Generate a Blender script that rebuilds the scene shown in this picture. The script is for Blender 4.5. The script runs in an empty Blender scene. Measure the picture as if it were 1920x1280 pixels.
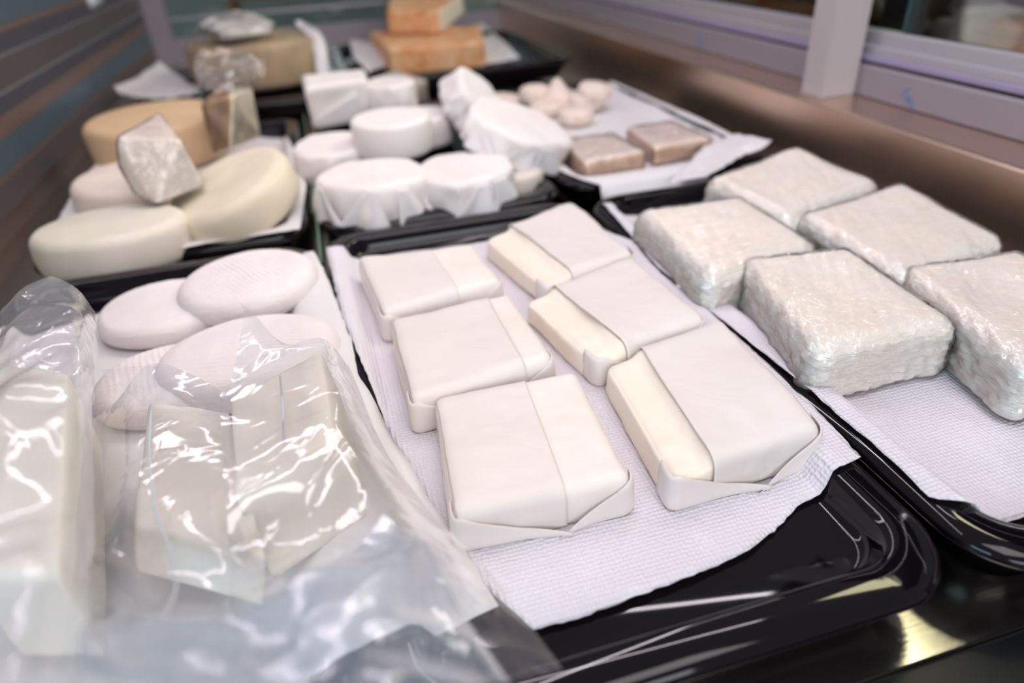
import bpy, bmesh, math, random
from mathutils import Vector, Matrix, noise
S = bpy.context.scene
C = S.collection
random.seed(7)
# ------------------------------------------------------------------ camera
F = 1280.0
def _setup():
    a = Vector((530-960, -(-130-640), -F)); s = -.0585
    b = Vector((1, -s, 0)); t = -a.dot(a)/a.dot(b)
    X = (a+b*t).normalized(); Y = a.normalized(); Z = X.cross(Y)
    return Matrix((X, Y, Z))
RM = _setup()                    # camera space -> world
H = .36
def ray(px, py): return RM @ Vector((px-960, 640-py, -F))
def at(px, py, z=0.0):
    d = ray(px, py); return Vector((0, 0, H)) + d*((z-H)/d.z)
def atY(px, py, y):
    d = ray(px, py); return Vector((0, 0, H)) + d*(y/d.y)
def atX(px, py, x):
    d = ray(px, py); return Vector((0, 0, H)) + d*(x/d.x)
cd = bpy.data.cameras.new('camera'); co = bpy.data.objects.new('camera', cd); C.objects.link(co)
co.matrix_world = Matrix.Translation((0, 0, H)) @ RM.to_4x4()
cd.sensor_width = 36; cd.lens = 24; cd.clip_start = .01
cd.dof.use_dof = True; cd.dof.focus_distance = .52; cd.dof.aperture_fstop = 2.7
S.camera = co
# ------------------------------------------------------------------ materials
def lin(c): return tuple((v/255/12.92 if v/255 <= .04045 else ((v/255+.055)/1.055)**2.4) for v in c)+(1,)
class NT:
    def __init__(s, name):
        s.m = bpy.data.materials.new(name); s.m.use_nodes = True
        s.t = s.m.node_tree; s.t.nodes.clear(); s.out = s.n('ShaderNodeOutputMaterial')
    def n(s, k, **kw):
        x = s.t.nodes.new(k)
        for a, v in kw.items(): setattr(x, a, v)
        return x
    def l(s, a, b): s.t.links.new(a, b)
    def coord(s, scale, kind='Object'):
        tc = s.n('ShaderNodeTexCoord'); mp = s.n('ShaderNodeMapping'); s.l(tc.outputs[kind], mp.inputs[0])
        mp.inputs['Scale'].default_value = scale; return mp.outputs[0]
    def noise(s, vec, scale, detail=3, rough=.5, dist=0):
        x = s.n('ShaderNodeTexNoise'); s.l(vec, x.inputs['Vector']); x.inputs['Scale'].default_value = scale
        x.inputs['Detail'].default_value = detail; x.inputs['Roughness'].default_value = rough; x.inputs['Distortion'].default_value = dist
        return x.outputs[0]
    def ramp(s, fac, stops):
        x = s.n('ShaderNodeValToRGB'); s.l(fac, x.inputs[0]); e = x.color_ramp.elements
        while len(e) < len(stops): e.new(.5)
        for q, (p, c) in zip(e, stops): q.position = p; q.color = c if len(c) == 4 else lin(c)
        return x.outputs[0]
    def bump(s, h, strength, dist=.001, prev=None):
        x = s.n('ShaderNodeBump'); s.l(h, x.inputs['Height']); x.inputs['Strength'].default_value = strength
        x.inputs['Distance'].default_value = dist
        if prev: s.l(prev, x.inputs['Normal'])
        return x.outputs[0]
    def bsdf(s, col=None, rough=.5, sss=0, metal=0, coat=0, sssr=(1, .6, .4), spec=.5, aniso=0):
        x = s.n('ShaderNodeBsdfPrincipled'); i = x.inputs
        if col: i['Base Color'].default_value = col if len(col) == 4 else lin(col)
        i['Roughness'].default_value = rough; i['Metallic'].default_value = metal; i['Specular IOR Level'].default_value = spec
        i['Coat Weight'].default_value = coat; i['Coat Roughness'].default_value = .08
        i['Subsurface Weight'].default_value = sss; i['Subsurface Scale'].default_value = .008; i['Subsurface Radius'].default_value = sssr
        i['Anisotropic'].default_value = aniso
        s.l(x.outputs[0], s.out.inputs[0]); return x
M = {}
def cheese(name, c1, c2, rough=.55, sss=.35, bscale=120, bstr=.25, scale=14, stretch=(1, 1, 1), extra=None):
    t = NT(name); v = t.coord((1, 1, 1)); b = t.bsdf(rough=rough, sss=sss)
    t.l(t.ramp(t.noise(v, scale, 5, .6), [(.32, c1), (.68, c2)]), b.inputs['Base Color'])
    v2 = t.coord(stretch); nb = t.bump(t.noise(v2, bscale, 4, .6), bstr, .001)
    if extra: nb = extra(t, nb)
    t.l(nb, b.inputs['Normal']); M[name] = t.m
def wrap_extra(t, nb):
    v = t.coord((1, 1, 1)); return t.bump(t.noise(v, 22, 2, .5, 1.2), .35, .004, nb)
cheese('butcher_paper', (234, 222, 212), (238, 229, 223), .5, .3, 300, .05, 10, extra=wrap_extra)
cheese('butcher_paper_cream', (240, 226, 208), (243, 231, 219), .5, .3, 300, .05, 10, extra=wrap_extra)
cheese('white_wrap', (232, 222, 217), (236, 230, 229), .55, .2, 300, .05, 10, extra=wrap_extra)
cheese('wrap_sheet', (225, 215, 209), (229, 220, 216), .5, 0, 300, .05, 10, extra=wrap_extra)
cheese('wrap_sheet_white', (226, 219, 218), (230, 226, 228), .55, 0, 300, .05, 10, extra=wrap_extra)
cheese('amber_rind', (206, 158, 108), (226, 196, 160), .5, .2, 60, .4, 30)
def stria(t, nb):
    v = t.coord((9, 60, 60)); return t.bump(t.noise(v, 4, 2), .55, .002, nb)
cheese('goat_disc', (226, 216, 217), (234, 227, 227), .7, .3, 220, .35, 16, extra=stria)
def basket(t, nb):
    v = t.coord((70, 70, 300)); nb = t.bump(t.noise(v, 1.5, 2, .5, .5), 1, .003, nb)
    return t.bump(t.noise(t.coord((1, 1, 1)), 60, 3), .2, .003, nb)
cheese('basket_curd', (250, 241, 230), (252, 246, 240), .5, .3, 200, .3, 14, extra=basket)
cheese('feta', (232, 224, 210), (238, 231, 220), .5, .35, 160, .2, 12)
cheese('wheel_tan', (206, 172, 132), (218, 187, 150), .6, .2, 90, .25, 9)
cheese('wheel_cream', (214, 202, 178), (228, 214, 194), .6, .25, 90, .3, 10)
cheese('wheel_pale', (218, 204, 192), (232, 216, 204), .6, .25, 90, .25, 10)
cheese('wheel_grey', (205, 202, 182), (226, 214, 206), .6, .25, 90, .3, 10)
cheese('washed_rind', (205, 128, 62), (232, 190, 148), .5, .15, 60, .4, 22)
cheese('wedge_paste', (228, 216, 196), (236, 226, 208), .5, .3, 120, .2, 20)
cheese('grey_paste', (212, 200, 186), (228, 218, 208), .45, .25, 80, .3, 26)
cheese('blue_paste', (190, 186, 180), (232, 228, 222), .45, .2, 80, .3, 45)
cheese('tomme_rind', (124, 108, 92), (186, 160, 128), .7, .1, 60, .5, 9)
cheese('small_rind', (222, 200, 186), (236, 220, 208), .7, .2, 200, .5, 60)
cheese('brick_rind', (214, 168, 132), (236, 210, 188), .55, .2, 120, .4, 40)
cheese('brick_top', (222, 208, 198), (234, 222, 214), .5, .2, 120, .4, 30)
# paper towel with small embossed cells
t = NT('paper_towel'); b = t.bsdf((232, 224, 230), .85, .1)
v = t.coord((1, 1, 1)); vo = t.n('ShaderNodeTexVoronoi'); vo.inputs['Scale'].default_value = 300; t.l(v, vo.inputs['Vector'])
vo.inputs['Randomness'].default_value = .25
nb = t.bump(vo.outputs['Distance'], .9, .0022); nb = t.bump(t.noise(v, 30, 3), .35, .004, nb); t.l(nb, b.inputs['Normal']); M['paper_towel'] = t.m
t = NT('smooth_paper'); b = t.bsdf((228, 222, 222), .6, .1); t.l(t.bump(t.noise(t.coord((1, 1, 1)), 26, 3), .3, .003), b.inputs['Normal']); M['smooth_paper'] = t.m
# gloss black melamine
t = NT('black_gloss'); b = t.bsdf((12, 7, 13), .05, spec=.36); t.l(t.bump(t.noise(t.coord((1, 1, 1)), 18, 2), .02, .001), b.inputs['Normal']); M['black_gloss'] = t.m
def metal(name, c, rough, stretch, bs=.15, aniso=0, spots=True):
    t = NT(name); b = t.bsdf(c, rough, metal=1, aniso=aniso); v = t.coord(stretch)
    x = t.n('ShaderNodeMapRange'); t.l(t.noise(v, 6, 4), x.inputs[0]); x.inputs[3].default_value = rough*.8; x.inputs[4].default_value = rough*1.3
    t.l(x.outputs[0], b.inputs['Roughness']); t.l(t.bump(t.noise(v, 9, 3), bs, .0004), b.inputs['Normal']); M[name] = t.m
metal('brushed_steel', (235, 206, 186), .3, (90, .7, 90))
metal('counter_steel', (208, 202, 192), .18, (.8, 60, 60))
def plain(name, c, rough=.5, metal=0, spec=.5, sss=0):
    t = NT(name); b = t.bsdf(c, rough, metal=metal, spec=spec, sss=sss)
    t.l(t.bump(t.noise(t.coord((1, 1, 1)), 80, 2), .05, .001), b.inputs['Normal']); M[name] = t.m
plain('lilac_frame', (148, 140, 148), .35, .15)
plain('pale_frame', (176, 172, 178), .3, .3)
plain('post_white', (180, 170, 170), .35)
plain('dark_gasket', (24, 18, 24), .5)
plain('violet_line', (150, 138, 168), .4)
plain('marker_blue', (70, 130, 190), .5)
plain('clip_highlight_white', (190, 196, 205), .4)
plain('brown_wood', (120, 84, 52), .5); plain('dark_wood', (60, 48, 38), .5); plain('green_plastic', (90, 180, 60), .5)
plain('grey_box', (120, 118, 124), .5); plain('sage_panel', (128, 142, 138), .5); plain('mauve_panel', (132, 112, 128), .5); plain('orange_box', (176, 104, 50), .5)
plain('drop_white', (215, 215, 215), .3)
plain('counter_edge', (8, 11, 14), .35)
plain('dark_void', (10, 8, 12), .4)
plain('groove_painted_shade', (62, 58, 64), .4)  # dark tone painting the contrast of reflections between the wall ribs
plain('ink', (60, 64, 74), .4)
# ribbed wall metals: brown and teal reflections put into the tints
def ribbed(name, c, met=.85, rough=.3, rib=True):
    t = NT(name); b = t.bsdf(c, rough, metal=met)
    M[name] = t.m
ribbed('rib_reflect_teal', (128, 172, 190), .6); ribbed('rib_reflect_brown', (150, 132, 126), .6); ribbed('rib_reflect_dark', (110, 110, 120), .6); ribbed('rib_reflect_orange', (206, 166, 142), .6); ribbed('rib_reflect_grey', (150, 146, 150), .6)
ribbed('smooth_reflect_brown', (128, 108, 104), .6, .3, False); ribbed('edge_reflect_grey', (150, 150, 158), .6, .25, False)
# films
def film(name, tint, base, milky, fres=1.6, rough=.06, bsc=60, bst=.6, stretch=(1, 1, 1), mcol=(.8, .82, .88, 1), dist=.003, crease=.6):
    t = NT(name); tr = t.n('ShaderNodeBsdfTransparent'); tr.inputs[0].default_value = tint
    gl = t.n('ShaderNodeBsdfGlossy'); gl.inputs['Roughness'].default_value = rough; gl.inputs[0].default_value = (1, 1, 1, 1)
    def mth(op, a, b): 
        x = t.n('ShaderNodeMath', operation=op); t.l(a, x.inputs[0]); x.inputs[1].default_value = b; return x.outputs[0]
    cr = mth('ABSOLUTE', mth('SUBTRACT', t.noise(t.coord(stretch), bsc*.55, 2, .5, 1.6), .5), 0)
    mr = t.n('ShaderNodeMapRange', interpolation_type='SMOOTHSTEP'); t.l(cr, mr.inputs[0]); mr.inputs[1].default_value = 0; mr.inputs[2].default_value = .05; mr.inputs[3].default_value = 1; mr.inputs[4].default_value = 0
    nb = t.bump(t.noise(t.coord(stretch), bsc, 3, .55, .8), bst*.7, dist)
    nb = t.bump(mr.outputs[0], crease, .0012, nb)
    t.l(nb, gl.inputs['Normal'])
    fr = t.n('ShaderNodeFresnel'); fr.inputs[0].default_value = 1.45; 
    mu = t.n('ShaderNodeMath', operation='MULTIPLY_ADD'); t.l(fr.outputs[0], mu.inputs[0]); mu.inputs[1].default_value = fres; mu.inputs[2].default_value = base; mu.use_clamp = True
    mx = t.n('ShaderNodeMixShader'); t.l(mu.outputs[0], mx.inputs[0]); t.l(tr.outputs[0], mx.inputs[1]); t.l(gl.outputs[0], mx.inputs[2]); last = mx
    if milky:
        di = t.n('ShaderNodeBsdfDiffuse'); di.inputs[0].default_value = mcol; tl = t.n('ShaderNodeBsdfTranslucent'); tl.inputs[0].default_value = mcol
        t.l(nb, di.inputs['Normal'])
        a = t.n('ShaderNodeMixShader'); t.l(di.outputs[0], a.inputs[1]); t.l(tl.outputs[0], a.inputs[2]); a.inputs[0].default_value = .5
        m2 = t.n('ShaderNodeMixShader'); m2.inputs[0].default_value = milky; t.l(mx.outputs[0], m2.inputs[1]); t.l(a.outputs[0], m2.inputs[2]); last = m2
    t.l(last.outputs[0], t.out.inputs[0]); M[name] = t.m
film('cling_film', (1, 1, 1, 1), .055, .0, 1.0, .1, 26, .8, (1, 6, 3), (.9, .9, .9, 1), .003)
film('cling_crumple', (1, 1, 1, 1), .055, .03, 1.0, .1, 55, .9, (1, 1, 1), (.9, .9, .9, 1), .004)
film('bag_film', (.98, .99, 1, 1), .06, .08, 1.4, .12, 16, .5, (1, 1, 1), (.84, .82, .90, 1), .006, .3)
film('bag_milky', (.98, .99, 1, 1), .05, .22, 1.2, .12, 14, .5, (1, 1, 1), (.84, .84, .88, 1), .006, .3)
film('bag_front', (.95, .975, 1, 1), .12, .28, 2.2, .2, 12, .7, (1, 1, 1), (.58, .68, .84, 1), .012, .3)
film('window_glass', (.86, .93, .9, 1), .02, 0, 1.0, .02, 3, .02, crease=0)
plain('glass_edge', (30, 86, 84), .2)
plain('sea_green_strip', (92, 128, 104), .25)
# ------------------------------------------------------------------ object helpers
def vz(s, *p): return noise.noise(Vector(p)*s)
def link(name, bm, mat, parent=None, org=None, smooth=True, mats=None):
    me = bpy.data.meshes.new(name)
    if org is None: org = parent.location.copy() if parent else Vector((0, 0, 0))
    if parent and parent.type != 'EMPTY': pass
    root = Vector(org)
    bmesh.ops.translate(bm, verts=bm.verts, vec=-root)
    bmesh.ops.recalc_face_normals(bm, faces=bm.faces)
    if smooth:
        for f in bm.faces: f.smooth = True
    bm.to_mesh(me); bm.free()
    for mm in (mats or [mat]): me.materials.append(M[mm])
    o = bpy.data.objects.new(name, me); C.objects.link(o)
    if parent: o.parent = parent
    else: o.location = root
    return o
def tag(o, label, cat, group=None):
    o['label'] = label; o['category'] = cat
    if group: o['group'] = group
    return o
def thing(name, loc, label, cat, group=None):
    o = bpy.data.objects.new(name, None); C.objects.link(o); o.location = loc; o.empty_display_size = .02
    return tag(o, label, cat, group)
def sub(name, bm, mat, part, **k):
    """child of a part whose own location is zero inside the Empty root"""
    root = part.parent if part.parent else part
    o = link(name, bm, mat, None, org=root.location, **k); o.location = (0, 0, 0); o.parent = part
    return o
def structure(o): o['kind'] = 'structure'; return o
def solid(o, th, off=0):
    m = o.modifiers.new('solid', 'SOLIDIFY'); m.thickness = th; m.offset = off; return o
def box(bm, x0, x1, y0, y1, z0, z1, bev=0):
    r = bmesh.ops.create_cube(bm, size=1); vs = r['verts']
    for v in vs: v.co = Vector((x0+(v.co.x+.5)*(x1-x0), y0+(v.co.y+.5)*(y1-y0), z0+(v.co.z+.5)*(z1-z0)))
    if bev:
        es = list({e for v in vs for e in v.link_edges}); bmesh.ops.bevel(bm, geom=es, offset=bev, segments=2, affect='EDGES')
    return bm
def cubegrid(nx, ny, nz):
    bm = bmesh.new(); V = {}
    def g(i, j, k):
        if (i, j, k) not in V: V[(i, j, k)] = bm.verts.new((2*i/nx-1, 2*j/ny-1, k/nz))
        return V[(i, j, k)]
    def q(a, b, c, d): bm.faces.new((a, b, c, d))
    for i in range(nx):
        for j in range(ny):
            for k in (0, nz): q(g(i, j, k), g(i+1, j, k), g(i+1, j+1, k), g(i, j+1, k))
    for i in range(nx):
        for k in range(nz):
            for j in (0, ny): q(g(i, j, k), g(i+1, j, k), g(i+1, j, k+1), g(i, j, k+1))
    for j in range(ny):
        for k in range(nz):
            for i in (0, nx): q(g(i, j, k), g(i, j+1, k), g(i, j+1, k+1), g(i, j, k+1))
    return bm
class Block:
    """rounded block over a footprint quad (front-left, front-right, back-right, back-left), z0..z1"""
    def __init__(s, quad, z0, z1, r, base_in=0.0, rb=None):
        s.q = [Vector((p[0], p[1], 0)) for p in quad]; s.z0, s.z1, s.r = z0, z1, r
        s.rb = rb if rb else r
        s.hx = ((s.q[1]-s.q[0]).length+(s.q[2]-s.q[3]).length)/4; s.hy = ((s.q[3]-s.q[0]).length+(s.q[2]-s.q[1]).length)/4
        s.h = z1-z0; s.bi = base_in
        s.c = sum(s.q, Vector())/4
    def mp(s, u, v, w, off=0.0):
        """point and outward direction for cube coords u,v in -1..1, w 0..1"""
        r = s.r; p = Vector((u*s.hx, v*s.hy, w*s.h))
        rr = r if w > .5 else s.rb
        rr = min(rr, s.h*.49)
        c = Vector((max(-s.hx+r, min(s.hx-r, p.x)), max(-s.hy+r, min(s.hy-r, p.y)), max(rr, min(s.h-rr, p.z))))
        n = p-c
        if n.length < 1e-9: n = Vector((0, 0, 1 if w > .5 else -1)); q = p
        else:
            m = n.copy(); m.x /= r; m.y /= r; m.z /= rr; L = m.length
            q = c + n/L if L > 1e-6 else p
            n = n.normalized()
        q = q + n*off
        U = q.x/s.hx*.5+.5; V_ = q.y/s.hy*.5+.5
        a = s.q[0].lerp(s.q[1], U); b = s.q[3].lerp(s.q[2], U); xy = a.lerp(b, V_)
        k = 1 - s.bi*(1-q.z/s.h)
        xy = s.c + (xy-s.c)*k
        return Vector((xy.x, xy.y, s.z0+q.z)), n
    def mesh(s, n=(26, 26, 10), off=0.0, deform=None):
        bm = cubegrid(*n)
        for v in bm.verts:
            # concentrate samples near the edges
            f = lambda t: t*(1.5-.5*abs(t)) if abs(t) < 1 else t
            u, w_, z = f(v.co.x), f(v.co.y), v.co.z
            p, nn = s.mp(u, w_, z, off)
            if deform: p = deform(p, nn, u, w_, z)
            v.co = p
        return bm
    def front(s, top, s0, s1, off, ns=26, nt=8, deform=None, bot=lambda a: 0.03):
        """a strip of sheet lying on the front face; a=0..1 across, heights bot(a)..top(a); a<0 or >1 wraps round the sides"""
        bm = bmesh.new(); g = []
        for i in range(ns+1):
            a = s0+(s1-s0)*i/ns; row = []
            for j in range(nt+1):
                h = bot(a)+(top(a)-bot(a))*j/nt
                if a < 0: u, v = -1, -1-2*a*s.hx/s.hy
                elif a > 1: u, v = 1, -1+2*(a-1)*s.hx/s.hy
                else: u, v = a*2-1, -1
                o = off(a, h) if callable(off) else off
                p, nn = s.mp(u, v, h, o)
                if deform: p = deform(p, a, h)
                row.append(bm.verts.new(p))
            g.append(row)
        for i in range(ns):
            for j in range(nt): bm.faces.new((g[i][j], g[i+1][j], g[i+1][j+1], g[i][j+1]))
        return bm
def disc(c, rx, ry, h, re, bulge=0.0, tilt=None, seg=72, amp=.001, fr=18, seed=0, rot=0, side=None, top=None, fine=False):
    """round cheese: c = centre of the base; re = edge radius"""
    prof = [(0.001, 0), (.35, 0), (.7, 0)]
    n = 6
    for i in range(n+1):
        a = -math.pi/2 + math.pi/2*i/n; prof.append((None, (math.cos(a), re+re*math.sin(a))))
    for i in range(1, 5): prof.append((None, (1, re+(h-2*re)*i/5)))
    for i in range(n+1):
        a = math.pi/2*i/n; prof.append((None, (math.cos(a), h-re+re*math.sin(a))))
    prof += [(k/26, h) for k in range(25, 0, -1)]+[(.001, h)] if fine else [(.8, h), (.6, h), (.4, h), (.2, h), (.001, h)]
    bm = bmesh.new(); rings = []; rm = (rx+ry)/2
    for (k, z) in prof:
        ring = []
        for i in range(seg):
            a = 2*math.pi*i/seg
            if k is None:
                cs, zz = z; bu = bulge*math.sin(math.pi*zz/h); fx = rx-re+re*cs+bu; fy = ry-re+re*cs+bu
            else: fx, fy, zz = (rx-re)*k, (ry-re)*k, z
            x, y = fx*math.cos(a), fy*math.sin(a)
            d = vz(fr, x+seed, y+seed*.7, zz)*amp + vz(fr*2.7, x-seed, y, zz+seed)*amp*.4
            if side and k is None: d += side(a, zz/h)
            nx, ny = math.cos(a), math.sin(a)
            if k is None: x += nx*d; y += ny*d; zz2 = zz
            else: zz2 = zz + (d if z > h*.5 else 0)
            if top and zz > h*.5: zz2 += top(x, y)
            ring.append(bm.verts.new((x, y, zz2)))
        rings.append(ring)
    for r0, r1 in zip(rings, rings[1:]):
        for i in range(seg): bm.faces.new((r0[i], r0[(i+1) % seg], r1[(i+1) % seg], r1[i]))
    bm.faces.new(rings[0][::-1]); bm.faces.new(rings[-1])
    R = Matrix.Rotation(rot, 4, 'Z')
    if tilt: R = Matrix.Rotation(tilt[0], 4, 'X') @ Matrix.Rotation(tilt[1], 4, 'Y') @ R
    bmesh.ops.transform(bm, matrix=Matrix.Translation(c) @ R, verts=bm.verts)
    return bm
def hull(pts, bev=.004, cuts=3, amp=.001, fr=30, grow=0.0):
    bm = bmesh.new()
    P = [Vector(p) for p in pts]; ce = sum(P, Vector())/len(P)
    for p in P: bm.verts.new(p + (p-ce).normalized()*grow)
    r = bmesh.ops.convex_hull(bm, input=bm.verts)
    bmesh.ops.delete(bm, geom=[g for g in r['geom_interior'] if isinstance(g, bmesh.types.BMVert)], context='VERTS')
    bmesh.ops.dissolve_limit(bm, angle_limit=.12, verts=bm.verts, edges=bm.edges)
    if bev: bmesh.ops.bevel(bm, geom=list(bm.edges), offset=bev, segments=3, affect='EDGES', profile=.6)
    bmesh.ops.triangulate(bm, faces=bm.faces)
    for _ in range(cuts):
        L = [e for e in bm.edges if e.calc_length() > .008]
        if not L: break
        bmesh.ops.subdivide_edges(bm, edges=L, cuts=1); bmesh.ops.triangulate(bm, faces=[f for f in bm.faces if len(f.verts) > 3])
    bm.normal_update()
    if amp:
        mv = [(v, v.normal*vz(fr, *v.co)*amp) for v in bm.verts]
        for v, d in mv: v.co += d
    return bm
def crm(p0, p1, p2, p3, t):
    return .5*((2*p1)+(-p0+p2)*t+(2*p0-5*p1+4*p2-p3)*t*t+(-p0+3*p1-3*p2+p3)*t*t*t)
def spl(P, t):
    n = len(P)-1; x = min(max(t, 0), 1)*n; i = min(int(x), n-1); f = x-i
    g = lambda k: P[k] if 0 <= k <= n else (2*P[0]-P[1] if k < 0 else 2*P[n]-P[n-1])
    return crm(g(i-1), g(i), g(i+1), g(i+2), f)
def ridge(p, s, seed=0):
    return 1-2*abs(noise.noise(Vector((p.x*s+seed, p.y*s, p.z*s+seed*.3))))
def patch(rows, nu=50, nv=50, amp=.004, fr=14, seed=0, ridges=True, edge_fade=False):
    """smooth sheet through a control grid of points"""
    bm = bmesh.new(); G = []
    for i in range(nu+1):
        col = [spl(r, i/nu) for r in rows]; line = []
        for j in range(nv+1):
            p = spl(col, j/nv)
            if amp:
                q = Vector((vz(fr, p.x+seed, p.y, p.z), vz(fr, p.x, p.y+seed+5, p.z), 0))
                z = ridge(p, fr, seed) if ridges else vz(fr, p.x+seed, p.y, p.z)
                z += .45*(ridge(p, fr*2.3, seed+3) if ridges else vz(fr*2.3, p.x, p.y+seed, p.z))
                p = p + Vector((q.x*amp*.5, q.y*amp*.5, z*amp))
            line.append(bm.verts.new(p))
        G.append(line)
    for i in range(nu):
        for j in range(nv): bm.faces.new((G[i][j], G[i+1][j], G[i+1][j+1], G[i][j+1]))
    return bm
def pz(*a): return [at(*p) for p in a]
# ------------------------------------------------------------------ the cold case: setting
CZ = -.030
bm = bmesh.new(); box(bm, -.62, .775, .175, 3.0, CZ-.02, CZ)
structure(link('floor', bm, 'counter_steel', smooth=False))
bm = bmesh.new(); box(bm, -.62, 1.1, .02, .1745, CZ-.035, CZ-.002, .003)
structure(link('trim_1', bm, 'counter_edge', smooth=False))
# right wall: steel upstand with its flat ledge (an L section)
def extrude_profile(pts, y0, y1, closed=True):
    bm = bmesh.new(); a = [bm.verts.new((x, y0, z)) for x, z in pts]; b = [bm.verts.new((x, y1, z)) for x, z in pts]; n = len(pts)
    for i in range(n): bm.faces.new((a[i], a[(i+1) % n], b[(i+1) % n], b[i]))
    bm.faces.new(a[::-1]); bm.faces.new(b); return bm
structure(link('wall_right', extrude_profile([(.757, CZ-.02), (.757, .084), (.7585, .0868), (.762, .088), (.90, .088), (.90, .08), (.776, .08), (.776, CZ-.02)], .05, 2.9), 'brushed_steel', smooth=False))
w1 = bpy.data.objects.new('window_1', None); C.objects.link(w1); w1.location = (.85, 1.2, .088); structure(w1)
for (a, bb, mat, nm) in [([(.842, .0895), (.842, .132), (.845, .1355), (.87, .1355), (.87, .0895)], (.1, 2.88), 'lilac_frame', 'lower_track'),
                     ([(.8475, .1357), (.8475, .1405), (.87, .1405), (.87, .1357)], (.1, 2.88), 'dark_gasket', 'gasket'),
                     ([(.846, .1407), (.846, .1475), (.8475, .149), (.87, .149), (.87, .1407)], (.1, 2.88), 'violet_line', 'track_lip'),
                     ([(.851, .1492), (.851, .160), (.857, .162), (.857, .180), (.859, .183), (.872, .183), (.872, .1492)], (.1, 2.88), 'pale_frame', 'sliding_rail'),
                     ([(.846, .088), (.846, .0893), (.88, .0893), (.88, .088)], (.1, 2.88), 'dark_gasket', 'gasket')]:
    link(nm, extrude_profile(a, *bb), mat, w1, smooth=False)
bm = bmesh.new(); box(bm, .777, .841, .958, 1.008, .0881, .8, .0015); link('post', bm, 'post_white', w1, smooth=False)
bm = bmesh.new(); box(bm, .863, .868, .1, .905, .1835, .8); p1 = link('pane', bm, 'window_glass', w1, smooth=False)
bm = bmesh.new(); box(bm, .8625, .8685, .905, .9085, .155, .8); link('pane_edge', bm, 'glass_edge', w1, smooth=False)
bm = bmesh.new(); box(bm, .873, .878, .90, 2.86, .1835, .8); link('pane', bm, 'window_glass', w1, smooth=False)
def tube(pts, r, seg=8):
    bm = bmesh.new(); prev = None
    P = [Vector(p) for p in pts]
    for i, p in enumerate(P):
        d = (P[min(i+1, len(P)-1)]-P[max(i-1, 0)]).normalized(); a = d.orthogonal().normalized(); b = d.cross(a)
        if prev is not None:
            a = (prev - d*prev.dot(d)).normalized(); b = d.cross(a)
        prev = a
        ring = [bm.verts.new(p+(a*math.cos(2*math.pi*k/seg)+b*math.sin(2*math.pi*k/seg))*r) for k in range(seg)]
        if i:
            for k in range(seg): bm.faces.new((last[k], last[(k+1) % seg], ring[(k+1) % seg], ring[k]))
        else: bm.faces.new(ring[::-1])
        last = ring
    bm.faces.new(last); return bm
link('marker_scribble', tube([atX(x, y, .8415) for x, y in [(1706, 168), (1699, 167), (1693, 174), (1694, 182), (1703, 187), (1708, 183), (1702, 181), (1700, 190), (1708, 195), (1713, 190), (1709, 199), (1714, 204)]], .0009), 'marker_blue', w1)
link('marker_scribble', tube([atX(x, y, .8415) for x, y in [(1306, 60), (1312, 72), (1309, 82), (1317, 76), (1313, 88)]], .0011), 'marker_blue', w1)
# left wall : ribbed panel stacked in slats, tinted to paint its reflected bands
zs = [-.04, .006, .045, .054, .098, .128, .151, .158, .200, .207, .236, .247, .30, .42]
ms = ['smooth_reflect_brown', 'rib_reflect_brown', 'rib_reflect_orange', 'rib_reflect_teal', 'rib_reflect_orange', 'rib_reflect_dark', 'edge_reflect_grey', 'rib_reflect_brown', 'edge_reflect_grey', 'rib_reflect_dark', 'rib_reflect_orange', 'rib_reflect_teal', 'rib_reflect_dark']
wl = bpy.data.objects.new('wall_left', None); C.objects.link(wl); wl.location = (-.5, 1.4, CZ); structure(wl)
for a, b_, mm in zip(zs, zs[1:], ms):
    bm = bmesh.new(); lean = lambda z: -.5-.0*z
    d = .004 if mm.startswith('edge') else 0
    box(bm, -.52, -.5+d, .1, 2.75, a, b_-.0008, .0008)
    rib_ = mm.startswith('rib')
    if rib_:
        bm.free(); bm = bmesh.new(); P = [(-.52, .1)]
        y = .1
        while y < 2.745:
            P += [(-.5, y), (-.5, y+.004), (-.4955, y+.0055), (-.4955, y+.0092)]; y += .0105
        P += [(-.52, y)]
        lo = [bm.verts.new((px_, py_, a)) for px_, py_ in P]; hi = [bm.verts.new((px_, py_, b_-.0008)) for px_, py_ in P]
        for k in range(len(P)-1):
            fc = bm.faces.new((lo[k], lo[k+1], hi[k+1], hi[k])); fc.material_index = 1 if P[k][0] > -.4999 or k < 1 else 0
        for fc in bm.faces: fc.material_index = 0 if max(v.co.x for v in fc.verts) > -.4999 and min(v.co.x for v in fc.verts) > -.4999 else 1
    link('reflection_slat', bm, mm, wl, smooth=False, mats=[mm, 'groove_painted_shade'] if rib_ else None)
bm = bmesh.new(); box(bm, -.512, -.49, 2.1, 2.24, .215, .255, .006); link('clip', bm, 'clip_highlight_white', wl)
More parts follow.
